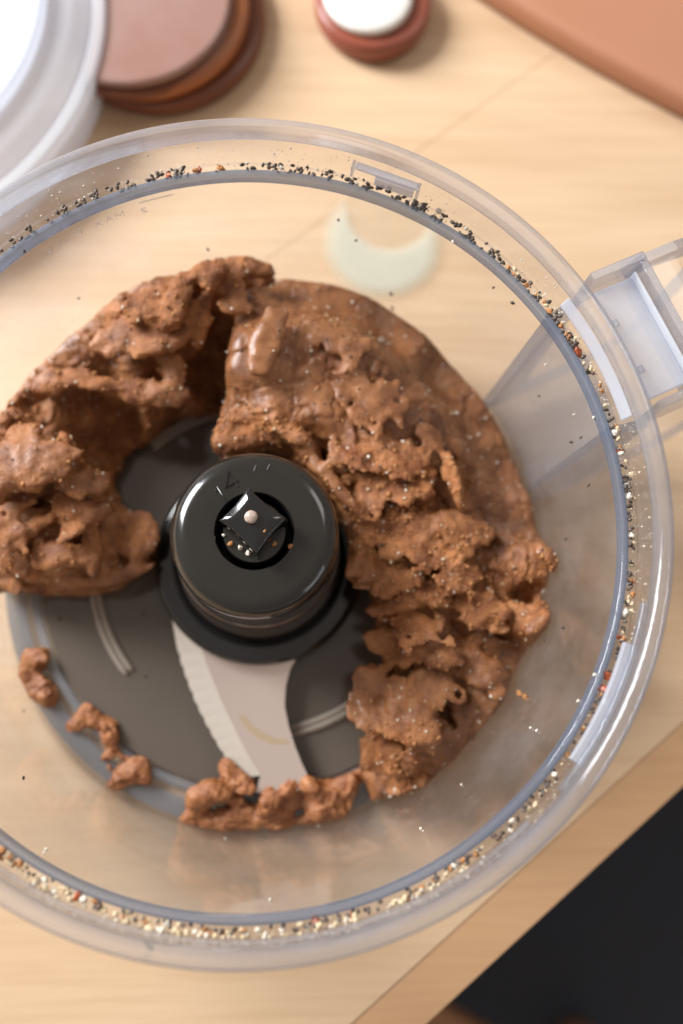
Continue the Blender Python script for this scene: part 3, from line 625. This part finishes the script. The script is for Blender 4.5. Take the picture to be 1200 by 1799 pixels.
for k in range(26):       # more torn plates on the inner slope
    t = gF.random(); x = np.interp(t, [0, .3, .6, 1], [620, 720, 760, 720])+gF.normal()*65; y = np.interp(t, [0, .3, .6, 1], [820, 930, 1060, 1330])+gF.normal()*30
    if x > 900 or x < 600: continue
    h = np.interp(y, [800, 950, 1100, 1300], [.0455, .040, .034, .026])+.0006+gF.normal()*.0006-max(0, 690-x)*2e-5
    s = .0034+.0040*gF.random(); flR.append((x, y, h, s*1.4, s, .0009+.0006*gF.random(), gF.normal()*35-20, gF.normal()*.2, gF.normal()*.2-.2))
dR = dough('dough_lump', 'large smooth-backed lump of brown date dough curving round the right of the black hub', 'dough', polyR, ctrlR, tornR, carveR, flR, .00052, 21, fleck=1300)

# --- the torn lump on the left, running up behind the hub
polyL = [(497, 462, .042), (420, 440, .047), (340, 440, .049), (250, 470, .047), (190, 505, .044), (120, 575, .037), (45, 640, .036), (-20, 715, .037), (-70, 800, .037), (-100, 920, .03), (-95, 1050, .006), (-30, 1040, .012), (0, 1036, .014), (60, 1040, .016), (130, 1036, .02), (200, 1026, .02), (262, 990, .018), (280, 935, .02), (250, 900, .016), (212, 880, .014), (204, 840, .012), (215, 800, .011), (262, 775, .010),
         (300, 735, .010), (385, 725, .010), (410, 650, .02), (425, 560, .03), (470, 500, .035)]
ctrlL = [(470, 470, .043), (420, 470, .047), (350, 475, .051), (280, 510, .051), (220, 540, .047), (150, 600, .041), (80, 660, .040), (20, 720, .040), (-50, 820, .040), (-70, 950, .034), (-40, 1020, .018),
         (440, 520, .030), (405, 520, .036), (385, 525, .036), (425, 540, .030), (400, 565, .014), (375, 600, .008), (405, 620, .008), (385, 680, .007), (350, 700, .007), (320, 730, .006), (340, 540, .044), (330, 600, .042), (320, 670, .036), (270, 560, .047), (230, 640, .042), (260, 700, .036), (180, 680, .035), (140, 640, .040),
         (205, 738, .010), (240, 760, .008), (185, 790, .009), (150, 740, .024), (90, 720, .036), (60, 800, .041), (0, 830, .043), (110, 830, .036), (190, 850, .014), (60, 900, .033), (130, 900, .030), (0, 930, .034), (170, 930, .027), (230, 930, .023), (250, 970, .019),
         (110, 980, .030), (40, 980, .028), (160, 1010, .024), (60, 1020, .021), (0, 1010, .018)]
tornL = [(400, 470, .047, .012, 1), (330, 500, .05, .013, 1), (270, 560, .047, .013, 1), (200, 560, .045, .010, .6), (240, 640, .042, .010, .7), (350, 620, .02, .014, 1), (150, 690, .035, .011, .9), (40, 740, .037, .012, .8), (130, 770, .03, .010, .8), (180, 800, .02, .012, 1),
         (220, 730, .02, .012, 1), (100, 910, .03, .013, .9), (160, 960, .027, .012, .7), (240, 950, .02, .010, .8), (60, 1010, .02, .013, .9), (0, 960, .03, .012, .8), (-60, 900, .03, .02, .8), (380, 700, .01, .012, 1)]
carveL = [(375, 585, .030, .0060, .008, .012, 20, .002), (370, 650, .024, .0080, .011, .012, 10, .002), (265, 585, .047, .0040, .0020, .003, 20, .001), (200, 740, .030, .0095, .0050, .010, -15, .002), (190, 800, .026, .0045, .0080, .010, 10, .002), (150, 845, .032, .0060, .0018, .006, 0, .001),
          (135, 955, .0300, .0028, .0018, .004, 0, .001), (60, 880, .0335, .011, .0014, .005, 8, .001), (230, 610, .0445, .008, .0016, .004, 25, .001), (340, 480, .052, .0020, .0050, .004, 10, .001), (120, 650, .041, .005, .0016, .004, -20, .001), (215, 1000, .022, .007, .0014, .004, 25, .001), (60, 700, .0375, .004, .0014, .004, 30, .001)]
flL = [(255, 690, .0395, .0140, .0042, .0028, -8, 0, .1), (440, 470, .0470, .0085, .0035, .0030, -10, 0, 0), (370, 480, .0530, .0060, .0050, .0030, 30, 0, 0), (310, 530, .0520, .0040, .0090, .0030, -12, 0, 0), (355, 560, .0450, .0022, .0100, .0030, -8, 0, 0), (260, 540, .0510, .0080, .0050, .0022, 20, 0, 0),
       (280, 600, .0465, .0100, .0040, .0020, 15, 0, -.1), (200, 600, .0450, .0080, .0050, .0020, 40, 0, 0), (150, 665, .0415, .0080, .0035, .0022, -15, 0, 0), (95, 670, .0410, .0050, .0040, .0025, 30, 0, 0), (120, 785, .0400, .0055, .0022, .0035, -60, 0, 0), (115, 830, .0390, .0018, .0065, .0040, 12, 0, 0), (40, 760, .0420, .0060, .0040, .002, 30, 0, 0),
       (40, 820, .0440, .0150, .0085, .0030, 5, 0, 0), (140, 905, .0330, .0100, .0045, .0028, 15, 0, 0), (100, 975, .0320, .0100, .0045, .0025, 0, 0, 0), (60, 925, .0350, .0080, .0030, .0020, 30, 0, 0), (160, 960, .0300, .0028, .0090, .0025, 10, 0, 0), (240, 940, .0235, .0075, .0090, .0022, -10, .15, 0), (200, 1012, .0215, .0110, .0028, .0020, 18, 0, 0),
       (80, 1010, .0240, .0120, .0030, .0025, -8, 0, 0), (20, 990, .0280, .0080, .0040, .0022, -15, 0, 0), (30, 890, .0370, .0060, .0030, .0020, 20, 0, 0), (300, 640, .0400, .0040, .0080, .0020, 25, 0, 0), (395, 500, .0490, .0080, .0030, .0020, -15, 0, 0)]
for k in range(14):
    t = gF.random(); x = np.interp(t, [0, .3, .55, .75, 1], [430, 270, 110, 60, 120])+gF.normal()*40; y = np.interp(t, [0, .3, .55, .75, 1], [480, 580, 700, 900, 990])+gF.normal()*28
    h = np.interp(t, [0, .3, .55, .75, 1], [.049, .047, .039, .036, .028])+gF.normal()*.001
    s = .0030+.0035*gF.random(); flL.append((x, y, h, s*1.5, s, .0010+.0008*gF.random(), gF.random()*180, gF.normal()*.25, gF.normal()*.25))
dL = dough('dough_lump', 'ragged torn lump of brown date dough on the left of the black hub', 'dough', polyL, ctrlL, tornL, carveL, flL, .00052, 77, fleck=620)

# --- scraps left round the floor
def scrap(pts, label, seed, vox=.0004):
    # pts: px, py, h(top), radius in px ; a chain of crumbly blobs
    P = [W(x, y, .0035+(h-.0035)*.75 if vox > .0003 else h) for x, y, h, r in pts]; rr = [r*1.08/5200. for *_, r in pts]
    lo = np.min([p-r for p, r in zip(P, rr)], 0)-.003; hi = np.max([p+r for p, r in zip(P, rr)], 0)+.003; lo[2] = .002
    shp = [int((hi[k]-lo[k])/vox)+1 for k in range(3)]; ax = [(lo[k]+np.arange(shp[k])*vox) for k in range(3)]
    X, Y, Z = np.meshgrid(*ax, indexing='ij'); F = np.full(shp, 1.)
    for i, (p, r) in enumerate(zip(P, rr)):
        top = p[2]; zc = max(.0035, top-r*.8); d = np.sqrt((X-p[0])**2+(Y-p[1])**2+((Z-zc)*r*.9/max(top-zc, .0012))**2)-r*.9; F = smin(F, d, .0045)
        if i:
            a, b = P[i-1], p; ab = b-a; t = np.clip(((X-a[0])*ab[0]+(Y-a[1])*ab[1])/(ab[0]**2+ab[1]**2), 0, 1); rt = min(rr[i-1], r)*.80
            d = np.sqrt((X-a[0]-ab[0]*t)**2+(Y-a[1]-ab[1]*t)**2+(Z-min(a[2], b[2])*.55)**2)-rt; F = smin(F, d, .001)
    org = lo; n2 = upn(shp, org, vox, .0046, seed); n3 = upn(shp, org, vox, .0020, seed+1); n4 = upn(shp, org, vox, .0009, seed+2)
    F = F+.0013*n2+.0003*n3+.00022*n4+.0006
    band = np.abs(F) < .003; Q = np.argwhere(band)*vox+org; o1, e1 = voronoi(Q, (.0050, .0050, .0025), seed); F[band] += .0005*o1+.0002*np.exp(-(e1/.08)**2)
    rad = np.hypot(X, Y); F = smax(F, np.where(rad < .0795, .0041, .0035)-Z, .0004); F = smax(F, rad-(.088+(Z-.003)*.1032)+.0004, .0004)
    F[0], F[-1], F[:, 0], F[:, -1], F[:, :, 0], F[:, :, -1] = 1, 1, 1, 1, 1, 1
    vt, fc = surf_nets(F, org, vox)
    n_ = len(vt); lab = np.arange(n_); E_ = np.concatenate([fc[:, [0, 1]], fc[:, [1, 2]], fc[:, [2, 3]], fc[:, [3, 0]]])
    for _ in range(300):
        m = np.minimum(lab[E_[:, 0]], lab[E_[:, 1]]); l2 = lab.copy(); np.minimum.at(l2, E_[:, 0], m); np.minimum.at(l2, E_[:, 1], m); l2 = l2[l2]
        if (l2 == lab).all(): break
        lab = l2
    u_, c_ = np.unique(lab, return_counts=True); keep = np.isin(lab, u_[c_ > 60]); fc = fc[keep[fc].all(1)]; re = np.cumsum(keep)-1; vt = vt[keep]; fc = re[fc]
    me = bpy.data.meshes.new('dough_scrap'); me.from_pydata(vt.tolist(), [], fc.tolist()); me.shade_smooth()
    at = me.attributes.new('torn', 'FLOAT', 'POINT'); at.data.foreach_set('value', np.full(len(vt), 1., np.float32))
    o = link('dough_scrap', me, M['scrap']); tag(o, label, 'dough scrap'); return o
g = N('scrap_dough'); vv = g.coord(); nb = g.noise(vv, 300, 5, .6); nf = g.noise(vv, 1100, 4, .6)
cc_ = g.mix(g.ramp(nb, [(.35, (0, 0, 0)), (.65, (1, 1, 1))]), (.25, .080, .024), (.46, .195, .075)); cc_ = g.mix(g.ramp(nf, [(.6, (0, 0, 0)), (.75, (.5, .5, .5))]), cc_, (.6, .35, .18))
M['scrap'] = g.out(g.n('ShaderNodeBsdfPrincipled', {'Base Color': cc_, 'Roughness': .38, 'Normal': g.bump(nf, .8, .0005, g.bump(nb, .7, .0008)), 'Subsurface Weight': .3, 'Subsurface Radius': (1, .42, .2), 'Subsurface Scale': .002}).outputs[0])
scrap([(52, 1155, .010, 20), (66, 1150, .010, 16), (48, 1180, .008, 16), (62, 1205, .009, 20), (74, 1228, .008, 18)], 'small comma-shaped scrap of orange-brown dough on the floor ring at the far left', 31)
scrap([(125, 1272, .008, 14), (148, 1256, .009, 17), (165, 1268, .008, 13), (192, 1275, .008, 16), (205, 1270, .008, 11), (186, 1300, .009, 15), (182, 1328, .008, 14), (185, 1350, .009, 18), (215, 1362, .009, 20), (238, 1350, .008, 15), (250, 1372, .008, 16), (195, 1372, .007, 14), (165, 1358, .006, 11)],
      'crooked Y-shaped scrap of orange-brown dough on the lower left of the floor ring', 41)
scrap([(330, 1440, .007, 16), (355, 1400, .013, 20), (368, 1385, .015, 17), (395, 1390, .014, 19), (418, 1405, .012, 19), (425, 1425, .010, 16), (395, 1440, .008, 20), (360, 1445, .007, 18), (450, 1440, .008, 18), (490, 1425, .009, 22), (520, 1415, .010, 22), (540, 1395, .010, 22), (560, 1420, .010, 22), (545, 1378, .0175, 15), (508, 1394, .0170, 15), (470, 1402, .0165, 15), (560, 1405, .011, 18), (590, 1400, .011, 24), (615, 1385, .011, 20), (635, 1370, .011, 22), (600, 1425, .008, 14), (500, 1445, .007, 14)],
      'long crumbly ridge of orange-brown dough along the lower edge of the floor', 51)
scrap([(392, 1342, .0125, 11), (402, 1352, .0125, 11), (420, 1365, .0125, 12), (438, 1380, .012, 11)], 'row of pale tan dough crumbs clinging to the tip of the steel wing', 61, .0003)

# ================================================================ SEEDS AND CRUMBS
def lump_mesh(name, dims, mat, seed, sub=1, jit=.25):
    g_ = np.random.default_rng(seed); bm = bmesh.new(); bmesh.ops.create_icosphere(bm, subdivisions=sub, radius=1)
    for v_ in bm.verts: v_.co = Vector([v_.co[k]*dims[k]*(1+jit*(g_.random()-.5)) for k in range(3)])
    for fc in bm.faces: fc.smooth = True
    me = bpy.data.meshes.new(name); bm.to_mesh(me); bm.free(); me.materials.append(mat); return me
MS = {'chia': [lump_mesh('chia_seed', (.00082, .00052, .00045), M['chia'], i, 2, .12) for i in range(4)],
      'chiag': [lump_mesh('grey_chia_seed', (.00082, .00055, .00048), M['chiag'], i, 2, .12) for i in range(3)],
      'pale': [lump_mesh('pale_crumb', (.00085, .0007, .00055), M['pale'], i, 2, .75) for i in range(4)],
      'white': [lump_mesh('white_crumb', (.00078, .00068, .0006), M['white'], i, 2, .6) for i in range(4)],
      'orange': [lump_mesh('orange_crumb', (.0010, .0008, .0006), M['orange'], i, 2, .8) for i in range(4)],
      'red': [lump_mesh('red_flake', (.0016, .0010, .0004), M['red'], i, 2, .8) for i in range(3)]}
for me_ in MS['pale']+MS['white']+MS['orange']+MS['red']:
    for p_ in me_.polygons: p_.use_smooth = False
INFO = {'chia': ('chia_seed', 'tiny dark chia seed lying on the clear ledge inside the rim of the bowl', 'seed', 'dark chia seeds on the ledge of the bowl'),
        'chiag': ('grey_chia_seed', 'tiny grey-brown glossy chia seed lying on the clear ledge among pale crumbs', 'seed', 'grey chia seeds on the ledge of the bowl'),
        'pale': ('pale_crumb', 'tiny cream-yellow crumb lying on the clear ledge inside the rim', 'crumb', 'cream crumbs on the ledge of the bowl'),
        'white': ('white_crumb', 'tiny round white crumb lying on the clear ledge inside the rim', 'crumb', 'white crumbs on the ledge of the bowl'),
        'orange': ('orange_crumb', 'small orange-brown crumb lying on the clear ledge inside the rim', 'crumb', 'orange crumbs on the ledge of the bowl'),
        'red': ('red_flake', 'small dark red flake lying on the clear ledge inside the rim', 'flake', 'red flakes on the ledge of the bowl')}
gS = np.random.default_rng(3)
def place(kind, loc, scale=1., flat=True, label=None, group=True, name=None):
    nm, lb, ct, gp = INFO[kind]; ms = MS[kind]
    o = bpy.data.objects.new(name or nm, ms[int(gS.integers(len(ms)))]); col.objects.link(o); o.location = loc
    o.rotation_euler = (gS.normal()*.35, gS.normal()*.35, gS.random()*2*PI); s = scale*(.8+.45*gS.random()); o.scale = (s, s, s)
    tag(o, label or lb, ct, gp if group and not label else None); return o
ZL = .0859
SECT = [(-140, -100, 'at the lower left, below the scraps'), (-100, -60, 'at the bottom, nearest the viewer'), (-60, -20, 'at the lower right, above the table edge'), (-20, 12, 'on the right, below the handle'),
        (12, 38, 'beside the handle'), (38, 62, 'at the upper right, above the handle'), (62, 92, 'at the top, before the painted reflection'), (92, 112, 'at the top left, before the canister'), (112, 140, 'at the upper left, by the raised lettering')]
LOOK = {'chia': 'tiny dark chia seed', 'chiag': 'tiny glossy grey chia seed', 'pale': 'tiny cream crumb', 'white': 'tiny white crumb', 'orange': 'small orange crumb', 'red': 'dark red flake'}
nobj = {k: 0 for k in LOOK}; loose = []
def on_ledge(kind, deg, r=None, lift=0, scale=1.):
    a_ = R(deg); r = r if r is not None else .0990+gS.random()*.0014
    sec = next((t for lo_, hi_, t in SECT if lo_ <= deg < hi_), SECT[-1][2]); nobj[kind] += 1
    if kind in ('chia', 'chiag') and nobj['chia']+nobj['chiag'] > 300: loose.append((r*math.cos(a_), r*math.sin(a_), ZL+.0004+lift, scale)); return
    o = place(kind, (r*math.cos(a_), r*math.sin(a_), ZL+.0004+lift), scale)
    o['label'] = LOOK[kind]+' on the ledge '+sec; o['group'] = LOOK[kind].split(' ', 1)[1]+'s on the ledge '+sec
# clusters along the ledge; angle measured from +X, counterclockwise
dens = [(133, .3), (128, .7), (121, 1.0), (116, 1.3), (111, .9), (106, .9), (102, .9), (98, .5), (94, .3), (90, .7), (87, 1.4), (83, 1.3), (79, 1.1), (75, 1.2), (71, .6), (67, 1.0), (64, 2.0), (60, 1.6), (56, 1.0), (52, 1.3), (48, 1.1), (44, 1.3), (40, 1.6), (36, 1.6), (32, 1.6), (28, 1.4), (24, 1.5), (20, 1.5), (16, 1.6), (12, 1.3), (6, 1.2), (0, 1.2), (-8, 1.1), (-16, .9), (-24, .9), (-34, 1.0), (-44, 1.1), (-56, 1.2), (-70, 1.3), (-84, 1.3), (-98, 1.3), (-112, 1.4), (-122, 1.5), (-132, 1.4)]
dens = sorted(dens); DA = [d[0] for d in dens]; DD = [d[1] for d in dens]
def draw(lo, hi):
    while True:
        a_ = lo+(hi-lo)*gS.random()
        cl = .5+.9*max(0, math.sin(a_*1.31+1.3*math.sin(a_*.53)))**2+.5*math.sin(a_*3.1+2*math.sin(a_*.9))
        if gS.random()*3.2 < np.interp(a_, DA, DD)*max(.4, cl): return a_
for k in range(235): on_ledge('chia', draw(28, 134)+gS.normal()*.4, .0986+gS.random()**1.2*.0027, scale=.80+.25*gS.random())
for k in range(60): on_ledge('chia', draw(-45, 34), .0988+gS.random()*.0014, lift=gS.random()*.0006, scale=.85)
for k in range(170): on_ledge('chiag', draw(-133, 12), .0989+gS.random()*.0016, lift=gS.random()*.0006, scale=.85)
for k in range(110): on_ledge('pale', draw(-133, 45), .0991+gS.random()*.0022, lift=gS.random()*.0003, scale=.50+.6*gS.random()**2)
for k in range(120):
    a__ = -136+78*gS.random()**.9; on_ledge('pale' if k % 3 else 'white', a__, .1000+gS.random()*.0014, lift=gS.random()**2*.0025, scale=.45+.75*gS.random()**2.5)
for k in range(60): on_ledge('white', draw(-133, 128), .0991+gS.random()*.0024, scale=.40+.7*gS.random()**3)
for a_ in (13, 10, -3, -14, 4, -40, -50, -62, -88, -101, -112, -118): on_ledge('white', a_+gS.normal(), .0996, .0004, 1.1)
for k in range(46): on_ledge('orange', draw(-133, 48), .0990+gS.random()*.0020, lift=gS.random()*.0004, scale=.7)
for a_ in (41.5, 36, 33, -58, -60, -125, -122, -128, 100, 96): on_ledge('orange', a_, .0994, .0004, 1.0)
for a_ in (104.5, 99.5, 11, -18, -24, -26, -113, -80, 28): on_ledge('red', a_, .0994, .0004, .8)
v = []; f = []
for x, y, z, s_ in loose:
    A_ = np.linalg.qr(gS.standard_normal((3, 3)))[0]; A_[2] *= .0005; A_[0] *= .0008; A_[1] *= .00055; b = len(v)
    src = MS['chiag'][0]; B_ = np.array([q.co[:] for q in src.vertices])/np.array([.00082, .00055, .00048]); v += list(np.array([x, y, z])+(B_@A_)*s_); f += [tuple(b+i for i in p.vertices) for p in src.polygons]
o = mesh('chia_seeds', v, f, M['chiag'], None, True, 180); tag(o, 'many tiny grey chia seeds packed among the crumbs on the near ledge', 'seeds', kind='stuff')
# fine dust on the ledge and collar: nobody could count it
v = []; f = []
for k in range(1500):
    a_ = R(draw(-134, 134)); up = gS.random() < .35
    r = .1015 if up else .0989+gS.random()*.0026; z = .0862+gS.random()*.009 if up else .0862
    s = .00010+.00022*gS.random()**3; c = np.array([r*math.cos(a_), r*math.sin(a_), z]); b = len(v); A_ = np.linalg.qr(gS.standard_normal((3, 3)))[0]
    for q in range(3): v.append(c+A_[q]*s*(1+gS.random())); v.append(c-A_[q]*s)
    f += [(b+i, b+j, b+l) for i in (0, 1) for j in (2, 3) for l in (4, 5)]
o = mesh('crumb_dust', v, f, M['white']); tag(o, 'fine pale crumb dust sprinkled along the clear ledge and collar', 'crumbs', kind='stuff')
o = place('red', (*W(262, 1662, .0865)[:2], .0864), .9, label='single flat olive-green flake on the lower left of the ledge', name='green_flake'); o.data = o.data.copy(); o.data.materials[0] = M['green']
# single seeds stuck to the inner wall, low wall and floor
def wallhit(x, y):
    hs = np.linspace(.002, .0865, 900); d = [abs(np.hypot(*W(x, y, h)[:2])-wall_r(h)) for h in hs]; h = hs[int(np.argmin(d))]; p = W(x, y, h); k = (wall_r(h)-.0003)/np.hypot(p[0], p[1]); return (p[0]*k, p[1]*k, h)
INFO['chia'] = ('chia_seed', 'lone dark chia seed stuck to the inner wall of the bowl', 'seed', 'lone chia seeds stuck to the inner wall')
for x, y in ((42, 440), (137, 523), (365, 437), (250, 495), (626, 421), (688, 515), (868, 504), (902, 531), (949, 695), (1005, 776), (1022, 768), (1036, 852), (40, 1368), (40, 1250), (958, 1126), (990, 1103), (995, 947), (690, 540), (595, 385)):
    place('chia', wallhit(x, y), .75)
INFO['white'] = ('white_crumb', 'tiny pale crumb stuck to the inner wall of the bowl', 'crumb', 'pale crumbs stuck to the inner wall')
for x, y in ((797, 423), (475, 1583), (740, 1457), (934, 1280), (945, 1285), (812, 1380), (960, 640), (1010, 728), (1045, 733), (77, 1500), (80, 1494), (395, 1475), (1048, 1187), (1018, 1233), (745, 1462), (560, 1452)):
    place('white', wallhit(x, y), .55)
INFO['orange'] = ('orange_crumb', 'small orange crumb stuck to the lower right wall beside the dough', 'crumb', 'orange crumbs on the lower right wall')
for x, y in ((832, 1298), (915, 1220), (925, 1226), (785, 1340)): place('orange', wallhit(x, y), .9)
INFO['chia'] = ('chia_seed', 'lone dark chia seed on the smoked floor disc', 'seed', 'lone chia seeds on the floor disc')
for x, y in ((103, 1087), (252, 1078), (255, 1188), (105, 1175)): place('chia', (*W(x, y, .0038)[:2], .0038), .7)
# crumbs on the hub
pr = lump_mesh('pearl_crumb', (.00185, .00185, .0011), M['pearl'], 4, 3, .12)
o = link('pearl_crumb', pr, None); o.location = (*W(441, 908, .0748)[:2], .0746); tag(o, 'round pearly tan crumb sitting on top of the square shaft tip', 'crumb')
for (x, y), h, s, lb in (((405, 955), .0655, 1.0, 'orange-tan crumb wedged left of the shaft base'), ((422, 962), .0655, 1.05, 'pale crumb wedged below the square tip'), ((436, 972), .0655, .85, 'small pale crumb at the bottom of the shaft beside the square tip'), ((393, 940), .0655, .6, 'tiny pale speck at the left corner of the square tip')):
    place('white' if 'pale' in lb else 'orange', (*W(x, y, h)[:2], h), s, label=lb)
for (x, y), h, s, lb in (((482, 955), .0655, .9, 'brown crumb on the right of the shaft inside the hub hole'), ((510, 960), .0668, .9, 'pinkish crumb on the right lip of the hub hole'), ((465, 933), .0735, .45, 'tiny brown speck right of the pearly crumb on the square tip')):
    place('orange', (*W(x, y, h)[:2], h), s, label=lb)
